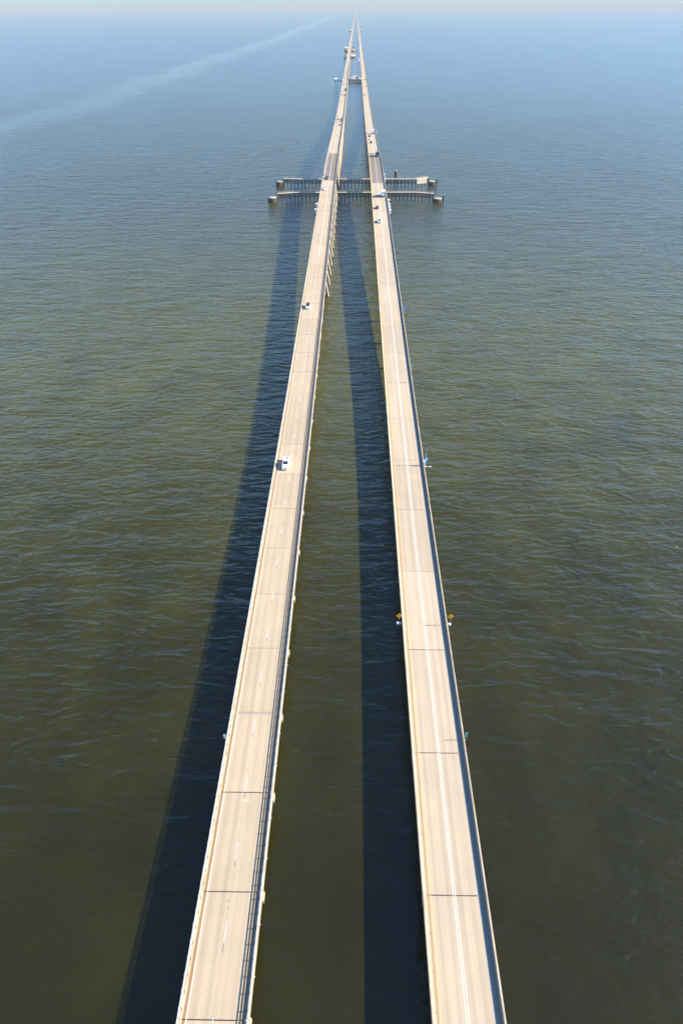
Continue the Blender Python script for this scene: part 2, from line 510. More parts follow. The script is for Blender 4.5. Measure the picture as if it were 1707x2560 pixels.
LB = make_bridge('older left causeway bridge with steel rails over low kerb walls and traffic coming nearer', LC, 33.75 - 17.07 * 4, 17.07, 42, 30000, False)
RB = make_bridge('right causeway bridge with solid concrete barriers and traffic driving away', RC, 50.8 - 25.6 * 4, 25.6, 29, 30000, True)

def ribbon(B, name, x, w, m, y0, y1, thick=.004, label=None, kind=None):
    st = [y0] + [v for v in B.line_y if y0 < v < y1] + [y1]
    s = MB(); vs = []
    for y in st:
        z = deck_z(B, y) + thick
        vs += [(x - w/2 - B.x, y, z), (x + w/2 - B.x, y, z)]
    s.add(vs, [(2*i, 2*i+1, 2*i+3, 2*i+2) for i in range(len(st)-1)])
    o = s.build(name, m, B.root)
    if label: o['label'] = label
    if kind: o['kind'] = kind
    return o
END = 5000
ribbon(LB, 'edge_line', -23.56, .15, M['white'], -34, END, label='white edge line along the left kerb')
ribbon(LB, 'edge_line', -16.30, .07, M['yellow_faded'], -34, END, label='yellow edge line in the shade of the right rail')
ribbon(RB, 'edge_line', 11.72, .11, M['yellow'], -51, END, label='yellow edge line along the left barrier')
ribbon(RB, 'edge_line', 19.27, .16, M['white'], -51, END, label='white edge line along the right barrier')
for x in (15.31, 15.67): ribbon(RB, 'lane_line', x, .15, M['white'], -51, END)
y = 34.25 - 12.3 * 5
while y < 375:
    ribbon(LB, 'lane_dash', -19.83, .15, M['white'], y - 3.05, y)
    q = y - 3.05 - .1
    ribbon(LB, 'tar_dash', -19.84, .09, M['tar'], q - random.uniform(.9, 1.5), q, .003)
    y += 12.3
for x in (-19.95, -19.68): ribbon(LB, 'lane_line', x, .16, M['white'], 376, 1150, label='solid double lane line over the hump')
s = MB()
while y < 3200:
    if y > 1150:
        z = deck_z(LB, y) + .005
        s.add([(-.1, y - 3, z), (.1, y - 3, z), (.1, y, z), (-.1, y, z)], [(0, 1, 2, 3)])
    y += 12.3
tag(s.build('far_lane_dashes', M['white'], LB.root), kind='stuff')
# little tar blots and raised buttons along the lane lines and the left shoulder
def dots(B, name, spots, m):
    s = MB()
    for x, y, r in spots:
        z = deck_z(B, y)
        s.tube((x - B.x, y, z - .01), (x - B.x, y, z + .02), r, n=6)
    tag(s.build(name, m, B.root), kind='stuff')
sp = []
for k in range(28):
    y0 = 30 + k * 12.3 + random.uniform(-1, 1)
    sp += [(-19.85 + random.gauss(0, .09), y0 - 8 + random.uniform(-2.2, 2.2), random.uniform(.03, .065)) for _ in range(9)]
dots(LB, 'tar_blots', sp, M['tar'])
sp = []
for k in range(60):
    y0 = 30 + k * 5.1
    sp += [(15.49 + random.gauss(0, .03), y0 + random.uniform(-2, 2), random.uniform(.025, .05)) for _ in range(3)]
sp += [(11.2 + random.gauss(0, .02), 30 + k * 5.1, .07) for k in range(50)]
dots(RB, 'tar_blots', sp, M['tar'])
sp = [(11.5 + random.gauss(0, .03), 33 + k * 6.2, .06) for k in range(45)]
dots(RB, 'reflector_buttons', sp, mat('red_reflector', (.35, .05, .03), .5, .1))
# a light cross mark on the left deck
p = on_deck(LB, 614, 2001)
MB().box(-.62, .62, -.08, .08, 0, .005).build('paint_patch', M['faint'], LB.root, (p.x - LC, p.y, deck_z(LB, p.y)))

# ------------------------------------------------------------------ channel fenders
def fender(label, pts, first_seg_flare):
    c = (Vector(pts[0]) + Vector(pts[-1])) / 2
    root = thing('channel_fender', label, 'fender', (c.x, c.y, 0), 0, 'timber fenders along the channel')
    top = 5.1
    pl = [Vector((p[0] - c.x, p[1] - c.y, 0)) for p in pts]
    pile_me = MB().tube((0, 0, -1), (0, 0, top - .1), .36, .33, 8).mesh('pile', M['timber'])
    for a, b in zip(pl[:-1], pl[1:]):
        L = (b - a).length
        ang = math.atan2(b.y - a.y, b.x - a.x)
        n = max(2, round(L / 2.9))
        for i in range(n + (1 if b is pl[-1] else 0)):
            p = a + (b - a) * (i / n)
            off = Matrix.Rotation(ang, 3, 'Z') @ Vector((0, -.30, 0))
            place('pile', pile_me, root, p + off)
        for z in (1.7, 2.5, 3.3, 4.1):
            MB().box(.04, L - .04, -.02, .16, z, z + .42).build('wale', M['timber'], root, a, (0, 0, ang))
        w = MB().box(.02, L - .02, -.75, .95, top, top + .14).build('walkway', M['plank'], root, a, (0, 0, ang))
        hr = MB()
        for z in (top + .6, top + 1.05): hr.box(.02, L - .02, .80, .88, z, z + .07)
        k = 0.0
        while k < L:
            hr.box(k + .02, k + .10, .80, .88, top + .14, top + 1.1); k += 2.9
        hr.build('handrail', M['plank'], w)
    return root, c
nb = [(-58.4, 549.5), (-46.2, 553.2), (44.3, 553.8), (57.4, 549.5)]
fb = [(-58.6, 605.0), (-44.0, 602.0), (48.0, 602.2), (58.5, 608.0)]
fen, fc = fender('nearer timber fender wall under both bridges with ends bent towards us', nb, 1)
fen2, fc2 = fender('farther timber fender wall under both bridges beyond the channel', fb, -1)
for root, c, y in ((fen, fc, 553.2), (fen2, fc2, 602.0)):
    MB().box(-2, 2, -.80, -.76, 5.06, 5.28).build('yellow_board', M['yellow'], root, (-12.4 - c.x, y - c.y, 0))
    MB().box(-2.4, 2.4, -.80, -.76, 5.06, 5.28).build('yellow_board', M['yellow'], root, (6.5 - c.x, y - c.y, 0))
# white ribbed end of the far fender
g = MB()
for i in range(6): g.box(0, 9.5, -.86, -.80, 1.6 + i * .62, 2.0 + i * .62)
a = math.atan2(6.0, 10.5)
g.build('white_boards', M['plank'], fen2, (48.6 - fc2.x, 601.9 - fc2.y, 0), (0, 0, math.atan2(5.8, 10.5)))

def dolphin(label, x, y, r, h, n=28, group='round dolphins at the fender ends'):
    t = thing('mooring_dolphin', label, 'dolphin', (x, y, 0), random.uniform(0, 6), group)
    vs, fs = [], []
    for z in (-1.0, h):
        for i in range(n * 2):
            q = math.pi * i / n; rr = r + (.12 if i % 2 else -.10)
            vs.append((rr * math.cos(q), rr * math.sin(q), z))
    m2 = n * 2
    fs = [(i, (i+1) % m2, m2 + (i+1) % m2, m2 + i) for i in range(m2)] + [tuple(range(m2, 2*m2))]
    MB().add(vs, fs).build('sheet_pile_wall', M['sheet'], t)
    s = MB(); ring = 20
    vs = [(r*.93*math.cos(2*math.pi*i/ring), r*.93*math.sin(2*math.pi*i/ring), h + .002) for i in range(ring)]
    vs += [(r*.82*math.cos(2*math.pi*i/ring), r*.82*math.sin(2*math.pi*i/ring), h + .35 + random.uniform(-.08, .08)) for i in range(ring)]
    vs.append((0, 0, h + .5))
    fs = [(i, (i+1) % ring, ring + (i+1) % ring, ring + i) for i in range(ring)] + [(ring+i, ring+(i+1) % ring, 2*ring) for i in range(ring)]
    s.add(vs, fs).build('cap', M['cap'], t)
    for k in range(3):
        q = 2.1 * k
        MB().tube((r*.6*math.cos(q), r*.6*math.sin(q), h+.3), (r*.6*math.cos(q), r*.6*math.sin(q), h+1.0), .16, n=8).build('bollard', M['dark'], t)
    return t
dolphin('round pale capped dolphin at the left end of the nearer fender', -62.2, 546.5, 3.3, 3.0)
dolphin('round rusty dolphin at the right end of the nearer fender', 60.4, 546.5, 3.3, 2.3)
dolphin('round dolphin at the left end of the farther fender', -62.0, 604.0, 2.9, 3.0)
dolphin('round dolphin at the right end of the farther fender', 61.4, 607.5, 3.0, 2.4)
# dark marker timber on the right dolphins
for tx, ty, lab in ((64.6, 546.5, 'dark square post beside the dolphin at the right of the nearer fender'), (65.4, 607.5, 'dark square post beside the dolphin at the right of the farther fender')):
    t = thing('fender_post', lab, 'post', (tx, ty, 0))
    MB().box(-.4, .4, -.4, .4, -1, 4.0).build('shaft', M['timber'], t)
    MB().box(-.46, .46, -.46, .46, 4.003, 4.2).build('cap', M['dark'], t)
# lone cluster of piles beyond the right bridge
t = thing('pile_cluster', 'lone dark cluster of piles standing in the water right of the bridges', 'piling', (34.0, 641.3, 0))
for i in range(7):
    q = 2 * math.pi * i / 6; rr = .95 if i < 6 else 0
    MB().tube((rr*math.cos(q), rr*math.sin(q), -1), (rr*.8*math.cos(q), rr*.8*math.sin(q), 4.0 + random.uniform(-.2, .2)), .46, .42, 9).build('pile', M['sheet'], t)
MB().tube((0, 0, 4.05), (0, 0, 4.35), 1.25, 1.2, 12).build('cap', M['cap'], t)
MB().tube((0, 0, 2.6), (0, 0, 3.0), 1.38, n=14).build('band', M['dark'], t)

# ------------------------------------------------------------------ signs and roadside gear
def sign_base(name, label, B, X, Y, side, cat='sign', group=None):
    z = deck_z(B, Y)
    return thing(name, label, cat, (X, Y, z), 0, group)

def diamond(label, px, py, Y, side, group='orange warning signs'):
    c = on_vertical(px, py, Y)
    z = deck_z(RB, Y)
    t = thing('warning_sign', label, 'road sign', (c.x, Y, z), 0, group)
    h = c.z - z; r = .72
    pl = MB().add([(0, -.02, h - r), (r, -.02, h), (0, -.02, h + r), (-r, -.02, h), (0, .02, h - r), (r, .02, h), (0, .02, h + r), (-r, .02, h)],
       [(0, 1, 2, 3), (7, 6, 5, 4), (0, 4, 5, 1), (1, 5, 6, 2), (2, 6, 7, 3), (3, 7, 4, 0)]).build('sign_plate', M['orange'], t)
    pl2 = MB().add([(0, .025, h - r*.97), (r*.97, .025, h), (0, .025, h + r*.97), (-r*.97, .025, h)], [(3, 2, 1, 0)]).build('sign_back', M['signback'], pl)
    MB().box(-.05, .05, .03, .13, -1.0, h + r * .7).build('post', M['post'], t)
    dx = (RC + side * 5.1) - c.x
    x0, x1 = sorted((0, dx))
    MB().box(x0, x1, .0, .12, -.1, .05).build('bracket', M['post'], t)
    MB().box(x0 + (.0 if side < 0 else .0), x1, .02, .10, .30, .38).build('bracket', M['post'], t)
    MB().box(-.35, .35, .14, .55, -.35, .10).build('battery_box', M['wbox'], t)
    b = MB().tube((0, -.06, h - r - .05), (0, .02, h - r - .05), .13, n=12).build('beacon', M['yellow'], t)
    return t
Yd = on_deck(RB, 1090, 1562.6).y
diamond('orange diamond warning sign on the left barrier of the right bridge', 997.3, 1539.5, Yd + .2, -1)
diamond('orange diamond warning sign on the right barrier of the right bridge', 1126.0, 1541.6, Yd, 1)

def plate_sign(name, label, B, px, py, py_base, w, hgt, face, side, cat='road sign', group=None, marks=None, faceaway=False, base_px=None):
    """an upright plate on a post clamped outside the parapet"""
    xe = B.x + side * (5.1 if B is RB else 5.05)
    Y = on_deck(B, base_px or px, py_base).y
    c = on_vertical(px, py, Y)
    z = deck_z(B, Y)
    t = thing(name, label, cat, (c.x, Y, z), 0, group)
    h = c.z - z
    q = -1 if not faceaway else 1
    pl = MB().box(-w/2, w/2, -.02, .02, h - hgt/2, h + hgt/2).build('sign_plate', face if not faceaway else M['signback'], t)
    if faceaway:
        for dz in (-hgt*.3, hgt*.3):
            MB().box(-w/2, w/2, -.06, -.023, h + dz - .04, h + dz + .04).build('stiffener', M['signback'], pl)
    else:
        fr = MB()
        e = .05
        fr.box(-w/2+.02, w/2-.02, -.026, -.021, h+hgt/2-.02-e, h+hgt/2-.02)
        fr.box(-w/2+.02, w/2-.02, -.026, -.021, h-hgt/2+.02, h-hgt/2+.02+e)
        fr.build('border', M['sign_white'], pl)
    if marks:
        k = MB()
        for x0, x1, z0, z1 in marks: k.box(x0*w, x1*w, -.028, -.021, h + z0*hgt, h + z1*hgt)
        k.build('marking', M['sign_white'], pl)
    MB().tube((0, .06, -.7), (0, .06, h + hgt * .35), .045, n=8).build('post', M['post'], t)
    dx = xe - c.x
    x0, x1 = sorted((0, dx))
    MB().box(x0, x1, .02, .10, -.05, .05).build('bracket', M['post'], t)
    MB().box(x0, x1, .02, .10, .38, .46).build('bracket', M['post'], t)
    return t
plate_sign('mile_sign', 'tall narrow green mile sign on the right barrier', RB, 1165.2, 1836.5, 1850, .52, 1.25, M['green'], 1, base_px=1163,
           marks=((-.05, .35, .14, .26), (-.25, .05, -.02, .04), (-.06, .07, -.40, -.06)))
plate_sign('mile_sign', 'grey back of a narrow sign outside the left rail', LB, 561.8, 1841, 1853, .50, 1.25, M['green'], -1, faceaway=True, base_px=564)
plate_sign('blue_sign', 'small blue sign on the left barrier halfway to the hump', RB, 945.0, 769.4, 774.5, 1.05, .75, M['blue'], -1, base_px=947, group='small blue signs')
plate_sign('blue_sign', 'small blue sign on the right barrier halfway to the hump', RB, 1010.8, 768.8, 775, 1.15, .75, M['blue'], 1, base_px=1007, group='small blue signs')
plate_sign('mile_sign', 'small pale teal mile sign on the right barrier beyond the camera mast', RB, 1029.0, 916.5, 922, .45, 1.2, M['teal'], 1, base_px=1028,
           marks=((-.3, .3, .1, .4),))
plate_sign('guide_sign', 'wide teal sign on the right barrier behind the channel', RB, 951.5, 363, 367.5, 2.3, 1.3, M['teal'], 1, base_px=948.5)
plate_sign('narrow_sign', 'dark narrow sign outside the left rail at the foot of the hump', LB, 779, 586, 597, .5, 1.4, M['post'], -1, faceaway=True, base_px=783)
plate_sign('narrow_sign', 'grey narrow sign outside the left rail beside the dark deck', LB, 808.5, 437, 443.5, .7, 1.8, M['post'], -1, faceaway=True, base_px=810.5)
plate_sign('white_sign', 'pale sign on the left barrier beside the farthest box truck', RB, 914.0, 328, 332, 1.6, 1.3, M['sign_white'], -1, base_px=916, group='pale signs facing each other beyond the hump')
plate_sign('white_sign', 'pale sign on the right barrier beside the farthest box truck', RB, 942.3, 328, 332, 1.6, 1.3, M['sign_white'], 1, base_px=940, group='pale signs facing each other beyond the hump')

# camera mast with cabinet and solar panel on the right barrier
Yc = on_deck(RB, 1060, 1163).y; zc = deck_z(RB, Yc)
t = thing('camera_mast', 'camera mast with white cabinet and blue solar panel on the right barrier', 'camera mast', (RC + 5.45, Yc, zc))
MB().tube((0, 0, -1.2), (0, 0, 4.4), .08, .06, 8).build('pole', M['galv'], t)
MB().box(-.55, .05, -.45, .0, .75, 1.75).build('cabinet', M['wbox'], t)
MB().box(-.45, .45, -.03, .03, -.35, .35, mat=Matrix.Translation((.12, -.25, 2.3)) @ Matrix.Rotation(R(-38), 4, 'X')).build('solar_panel', M['blue'], t)
MB().box(-.10, 1.75, -.22, .22, -.55, -.40).build('platform', M['wbox'], t)
MB().box(.35, 1.45, -.12, .12, -.398, -.10).build('battery_case', M['grille'], t)
MB().box(-1.65, .0, -.05, .05, 3.6, 3.7).build('arm', M['galv'], t)
MB().box(-2.05, -1.65, -.14, .14, 3.5, 3.72).build('camera_head', M['dark'], t)
MB().tube((0, 0, 4.4), (0, 0, 5.6), .03, n=6).build('aerial', M['galv'], t)

# white equipment cabinets hung outside the barriers near the channel
def cabinet(label, B, px, py, side, w=1.1, h=2.6, d=1.6):
    xe = B.x + side * 5.1
    Y = on_deck(B, px - side * 4, py).y
    z = deck_z(B, Y)
    t = thing('equipment_cabinet', label, 'cabinet', (xe + side * (w/2 + .25), Y, z), 0, 'white cabinets hung outside the bridge rails')
    MB().box(-w/2, w/2, -d/2, d/2, -h*.72, h*.28).build('body', M['wbox'], t)
    MB().box(-w/2-.06, w/2+.06, -d/2-.06, d/2+.06, h*.28+.002, h*.28+.10).build('lid', M['wbox'], t)
    MB().box(-w/2+.08, w/2-.08, -d/2-.03, -d/2-.002, -h*.62, h*.18).build('door', M['wbox'], t)
    MB().box(-w/2, w/2, -d/2+.1, d/2-.1, -h*.72-.9, -h*.72-.02).build('bracket', M['dark'], t)
    a, b = sorted((-side*(w/2+.25), -side*w/2))
    for zz in (-.4, -1.4): MB().box(a, b, -.3, .3, zz, zz+.12).build('hanger', M['dark'], t)
for lab, px, py in (('white cabinet outside the right barrier, farthest of its row beside the nearer fender', 972.3, 502),
                    ('white cabinet outside the right barrier, second from the fender in its row', 973.4, 513),
                    ('white cabinet outside the right barrier, third from the fender in its row', 975.5, 520),
                    ('white cabinet outside the right barrier, nearest us with a dark bracket', 977.0, 527)):
    cabinet(lab, RB, px, py, 1)
cabinet('white cabinet outside the left rail just in front of the nearer fender', LB, 793, 512, -1)
cabinet('white cabinet outside the left rail with a dark bracket, nearer than its twin', LB, 790.5, 526, -1)
for lab, px, py in (('pale cabinet outside the right barrier beside the dark deck, farther of two', 962, 437), ('pale cabinet outside the right barrier beside the dark deck, nearer of two', 964, 448)):
    cabinet(lab, RB, px, py, 1, .8, 2.4, 1.2)

# ------------------------------------------------------------------ vehicles
paint_cache = {}
def car_paint(name, col):
    if name not in paint_cache:
        m = mat('car_paint_' + name, col, .28, .04, 1.0, spec=.6)
        m.node_tree.nodes['Principled BSDF'].inputs['Coat Weight'].default_value = .4
        paint_cache[name] = m
    return paint_cache[name]
PAINTS = {'white': (.80, .80, .79), 'black': (.014, .015, .018), 'navy': (.02, .035, .075), 'grey': (.20, .21, .22), 'silver': (.45, .46, .47),
          'red': (.28, .03, .025), 'maroon': (.14, .035, .03), 'teal': (.03, .09, .11), 'lightblue': (.30, .40, .50), 'tan': (.40, .33, .25)}

def loft(secs):
    """sections (y, half width low, half width high, z low, z high) with the upper edges chamfered, front to back"""
    s = MB(); vs = []
    for y, a, b, z0, z1 in secs:
        c = min(.10, (z1 - z0) * .3)
        zm = z0 + (z1 - z0) * .45
        ring = [(-a*.92, z0), (-a, z0 + c), (-a, zm), (-b, z1 - c), (-b + c, z1), (b - c, z1), (b, z1 - c), (a, zm), (a, z0 + c), (a*.92, z0)]
        vs += [(x, y, z) for x, z in ring]
    n = 10; fs = []
    for k in range(len(secs) - 1):
        for i in range(n):
            j = (i + 1) % n
            fs.append((k*n+i, (k+1)*n+i, (k+1)*n+j, k*n+j))
    fs.append(tuple(range(n))); fs.append(tuple((len(secs)-1)*n + i for i in range(n-1, -1, -1)))
    return s.add(vs, [f[::-1] for f in fs])
# all vehicles are built facing -Y with the origin on the road at mid length
SHAPES = {
 'sedan': dict(L=4.7, W=1.82, body=[(-2.35,.70,.62,.38,.60),(-2.15,.88,.80,.26,.74),(-1.0,.91,.84,.22,.92),(.9,.91,.86,.22,.96),(2.0,.88,.80,.26,.98),(2.35,.78,.70,.40,.85)],
               cab=[(-1.15,.80,.74,.90,.93),(-.35,.80,.62,.90,1.42),(.75,.80,.62,.90,1.44),(1.55,.78,.70,.92,.98)], wheels=(-1.42, 1.40), wr=.33),
 'suv':   dict(L=4.8, W=1.92, body=[(-2.4,.76,.70,.42,.78),(-2.2,.93,.86,.30,.98),(-1.05,.96,.90,.28,1.10),(1.2,.96,.92,.28,1.14),(2.25,.95,.90,.30,1.14),(2.4,.86,.80,.45,1.0)],
               cab=[(-1.2,.86,.80,1.07,1.11),(-.45,.86,.72,1.07,1.70),(1.75,.86,.72,1.08,1.74),(2.3,.86,.80,1.08,1.14)], wheels=(-1.48, 1.42), wr=.37),
 'pickup':dict(L=5.9, W=2.02, body=[(-2.95,.80,.76,.50,.92),(-2.75,.98,.90,.36,1.12),(-1.25,1.01,.95,.34,1.20),(.75,1.01,.97,.34,1.24)],
               cab=[(-1.35,.92,.86,1.17,1.21),(-.60,.92,.76,1.17,1.86),(.62,.92,.77,1.18,1.90),(.85,.92,.86,1.18,1.26)], wheels=(-1.95, 1.85), wr=.41),
}
def cabin_parts(sh, pm, root):
    cab = sh['cab']
    gl = loft(cab).build('window_glass', M['glass'], root)
    # painted roof panel and pillars stand just proud of the glass
    f, b_ = cab[1], cab[2]
    roof = MB()
    zt = max(f[4], b_[4])
    wv = f[2] - .02
    roof.sweep([(-wv, -.05), (-wv, 0.0), (-wv + .08, .03), (wv - .08, .03), (wv, 0.0), (wv, -.05)], (f[0] + .04, b_[0] - .02), (f[4] - .005, b_[4] - .005))
    roof.build('roof', pm, root)
    pil = MB()
    for sx in (-1, 1):
        for (y0, w0, z0), (y1, w1, z1) in (((cab[0][0], cab[0][1], cab[0][4]), (f[0], f[2], f[4])), ((cab[3][0], cab[3][1], cab[3][4]), (b_[0], b_[2], b_[4])),
                                           (((f[0]+b_[0])/2, f[1]*.985, cab[0][4]), ((f[0]+b_[0])/2, f[2]+.01, f[4]))):
            pil.tube((sx*w0, y0, z0 - .02), (sx*w1, y1, z1 - .03), .055, n=5)
    pil.build('pillar', pm, root)
def wheel(root, x, y, r):
    sx = 1 if x > 0 else -1
    ty = MB().tube((x - .11*sx, y, r), (x + .11*sx, y, r), r, n=14).build('tyre', M['tyre'], root)
    MB().tube((x + .111*sx, y, r), (x + .125*sx, y, r), r*.62, n=10).build('rim', M['rim'], ty)
def vehicle(kind, colour, label, x, y, z, face=-1, detail=True, group=None, slope=0.0, two=None, name=None, top=None, cat=None):
    pm = car_paint(colour, PAINTS[colour])
    nm = name or {'sedan': 'car', 'suv': 'car', 'pickup': 'pickup_truck', 'truck': 'box_truck'}[kind]
    root = thing(nm, label, cat or {'sedan': 'car', 'suv': 'car', 'pickup': 'pickup truck', 'truck': 'truck'}[kind], (x, y, z), 0, group)
    root.rotation_euler = (slope, 0, 0) if face < 0 else (-slope, 0, math.pi)
    if kind == 'truck':
        tc = car_paint(two or colour, PAINTS[two or colour])
        bx = MB().box(-1.22, 1.22, -1.6, 4.2, 1.0, 3.75).build('cargo_box', tc, root)
        fr = MB()
        for xx in (-1.22, 1.17): fr.box(xx, xx + .05, 4.2, 4.24, 1.0, 3.75)
        fr.box(-1.17, 1.17, 4.2, 4.24, 3.6, 3.75); fr.box(-1.17, 1.17, 4.2, 4.24, 1.0, 1.12)
        fr.build('door_frame', M['galv'], bx)
        MB().box(-1.15, 1.15, 4.203, 4.225, 1.13, 3.59).build('roller_door', tc, bx)
        cabn = loft([(-3.9,.90,.86,.55,1.5),(-3.7,1.05,1.0,.5,1.65),(-2.9,1.08,1.02,.5,1.75),(-2.3,1.08,.96,.5,2.62),(-1.75,1.08,.98,.5,2.66)]).build('cab', pm, root)
        MB().add([(-.86,-2.93,1.80),(.86,-2.93,1.80),(.80,-2.38,2.55),(-.80,-2.38,2.55)], [(0,1,2,3)]).build('windscreen', M['glass'], cabn)
        MB().box(-1.0, 1.0, -3.4, 4.15, .62, .98).build('chassis', M['dark'], root)
        for wy in (-3.0, 2.6):
            for sx in (-1, 1): wheel(root, sx*.98, wy, .48)
        for sx in (-1, 1): MB().box(sx*1.0-.14, sx*1.0+.14, 4.15, 4.20, .72, .92).build('tail_light', M['lamp_red'], root)
        MB().box(-1.1, 1.1, 4.16, 4.30, .40, .58).build('bumper', M['dark'], root)
        return root
    sh = SHAPES[kind]
    body = loft(sh['body']).build('body', pm, root)
    if kind == 'pickup':
        bed = MB()
        bed.box(-1.0, 1.0, .752, 2.95, .40, .72)
        for sx in (-1, 1): bed.box(min(sx*1.0, sx*.86), max(sx*1.0, sx*.86), .752, 2.90, .722, 1.24)
        bed.box(-.86, .86, 2.82, 2.95, .722, 1.24)
        bed.build('cargo_bed', pm, root)
        MB().box(-.855, .855, .76, 2.815, .723, .76).build('bed_liner', car_paint('silver', PAINTS['silver']), root)
    cabin_parts(sh, car_paint(top, PAINTS[top]) if top else pm, root)
    for wy in sh['wheels']:
        for sx in (-1, 1): wheel(root, sx * (sh['W']/2 - .12), wy, sh['wr'])
    y0 = sh['body'][0][0]; zl = sh['body'][0][4] - .02
    for sx in (-1, 1):
        MB().box(sx*.62-.17, sx*.62+.17, y0-.012, y0+.12, zl-.20, zl-.04).build('headlight', M['lamp_clear'], root)
    yb = 2.95 if kind == 'pickup' else sh['body'][-1][0]
    for sx in (-1, 1):
        MB().box(sx*.74-.12, sx*.74+.12, yb-.03, yb+.014, .74, .96).build('tail_light', M['lamp_red'], root)
    MB().box(-.48, .48, y0-.014, y0+.05, zl-.36, zl-.06).build('grille', M['grille'], root)
    MB().box(-.84, .84, y0-.09, y0+.12, .34, .52).build('bumper', pm, root)
    f = sh['cab'][0]
    for sx in (-1, 1):
        MB().box(min(sx*(f[1]+.06), sx*(f[1]+.30)), max(sx*(f[1]+.06), sx*(f[1]+.30)), f[0]+.35, f[0]+.48, f[4]+.03, f[4]+.20).build('wing_mirror', pm, root)
    return root
def slope_at(B, y): return math.atan2(deck_z(B, y + 3) - deck_z(B, y - 3), 6)
def drive(B, kind, colour, label, px, py, group=None, two=None, top=None, dy=0):
    face = -1 if B is LB else 1
    p = on_deck(B, px, py, .7 if kind != 'truck' else 2.0)
    y = p.y + dy; x = p.x
    return vehicle(kind, colour, label, x, y, deck_z(B, y), face, True, group, slope_at(B, y), two, None, top)
GL, GR = 'vehicles coming nearer on the left bridge', 'vehicles driving away on the right bridge'
drive(LB, 'pickup', 'white', 'white crew-cab pickup truck, the nearest vehicle on the left bridge', 714.5, 1158, GL)
drive(LB, 'suv', 'white', 'white car with a black roof at the foot of the hump on the left bridge', 770, 765, GL, None, 'black')
for kind, colour, lab, px, py in (
    ('suv', 'white', 'white car in the left lane just before the dark deck of the left bridge', 810.5, 471),
    ('suv', 'teal', 'dark car on the near end of the dark deck of the left bridge', 817.0, 444),
    ('sedan', 'white', 'white car in the right lane alone on the far slope of the left bridge hump', 845.5, 337),
    ('suv', 'navy', 'dark blue car leading the five-car group on the far slope of the left bridge', 850.0, 312),
    ('sedan', 'silver', 'silver car in the left lane of the five-car group on the left bridge', 841.8, 305.5),
    ('suv', 'black', 'black car second in the right lane of the five-car group on the left bridge', 852.4, 303),
    ('suv', 'black', 'black car last in the right lane of the five-car group', 853.0, 297.5),
    ('suv', 'navy', 'dark car last in the left lane of the five-car group', 844.6, 298),
    ('sedan', 'white', 'pale car a short gap behind the five-car group', 845.7, 289.5),
    ('sedan', 'tan', 'tan car alone in the left lane past the hump of the left bridge', 852.7, 253.7),
    ('suv', 'black', 'dark car in the right lane nearer than the dark truck on the left bridge', 862.0, 238),
    ('sedan', 'red', 'red car in the left lane beside a dark car past the hump', 855.0, 236)):
    drive(LB, kind, colour, lab, px, py, GL)
drive(LB, 'truck', 'navy', 'dark box truck in the right lane before the crossover on the left bridge', 863.6, 223.5, GL, 'navy')
for kind, colour, lab, px, py in (
    ('suv', 'black', 'dark car in the left lane beside the crossover platform on the left bridge', 859.6, 211),
    ('sedan', 'lightblue', 'pale blue car in the left lane level with the crossover platform', 861.0, 203),
    ('suv', 'black', 'dark car in the right lane just beyond the crossover on the left bridge', 867.4, 196.4),
    ('sedan', 'silver', 'silver car in the left lane just beyond the crossover on the left bridge', 862.0, 194.5),
    ('sedan', 'grey', 'grey car in the left lane, second beyond the crossover on the left bridge', 862.2, 187.6),
    ('sedan', 'maroon', 'maroon car in the right lane level with the lattice tower', 868.2, 184.7),
    ('suv', 'black', 'black car in the left lane level with the lattice tower', 864.6, 181),
    ('suv', 'grey', 'dark grey car in the right lane ahead of a maroon one beyond the crossover', 868.8, 178),
    ('sedan', 'red', 'red car in the right lane near the top of the lattice tower', 869.6, 173),
    ('sedan', 'lightblue', 'pale car in the left lane near the top of the lattice tower', 866.2, 171),
    ('suv', 'black', 'dark car in the right lane short of the paired turnouts on the left bridge', 870.0, 167.5),
    ('sedan', 'tan', 'tan car in the left lane short of the paired turnouts on the left bridge', 867.6, 159)):
    drive(LB, kind, colour, lab, px, py, GL)
drive(RB, 'pickup', 'white', 'white pickup truck, the nearest vehicle on the right bridge', 947.6, 552, GR)
drive(RB, 'suv', 'maroon', 'dark red car behind the white box truck on the right bridge', 942.3, 518, GR)
drive(RB, 'truck', 'white', 'white box truck with a blue mark beside the nearer fender on the right bridge', 957.3, 482, GR, 'white')
drive(RB, 'truck', 'white', 'box truck with a dark rear at the far end of the dark deck', 942.2, 384, GR, 'navy')
for kind, colour, lab, px, py in (
    ('suv', 'black', 'dark car, nearest of three in the left lane beyond the hump of the right bridge', 927.3, 355.5),
    ('sedan', 'white', 'white car, middle of three in the left lane beyond the hump of the right bridge', 924.5, 347.5),
    ('suv', 'black', 'dark car, farthest of three in the left lane just behind a pale truck', 923.6, 340)):
    drive(RB, kind, colour, lab, px, py, GR)
drive(RB, 'truck', 'silver', 'pale box truck between two pale signs beyond the hump of the right bridge', 933.0, 329, GR, 'white')
for kind, colour, lab, px, py in (
    ('suv', 'grey', 'grey car in the left lane between the hump and the crossover on the right bridge', 911.6, 237),
    ('suv', 'black', 'dark car in the right lane just before the crossover on the right bridge', 914.7, 216),
    ('suv', 'black', 'dark car in the right lane at the crossover on the right bridge', 913.2, 199),
    ('sedan', 'red', 'red car far off on the right bridge beyond the lattice tower', 906.4, 144.5)):
    drive(RB, kind, colour, lab, px, py, GR)
# the blue mark on the white box truck
for o in bpy.data.objects:
    if o.get('label', '').startswith('white box truck with a blue mark'):
        MB().box(-.95, -.45, 4.226, 4.232, 1.9, 2.7).build('blue_mark', M['blue'], o)

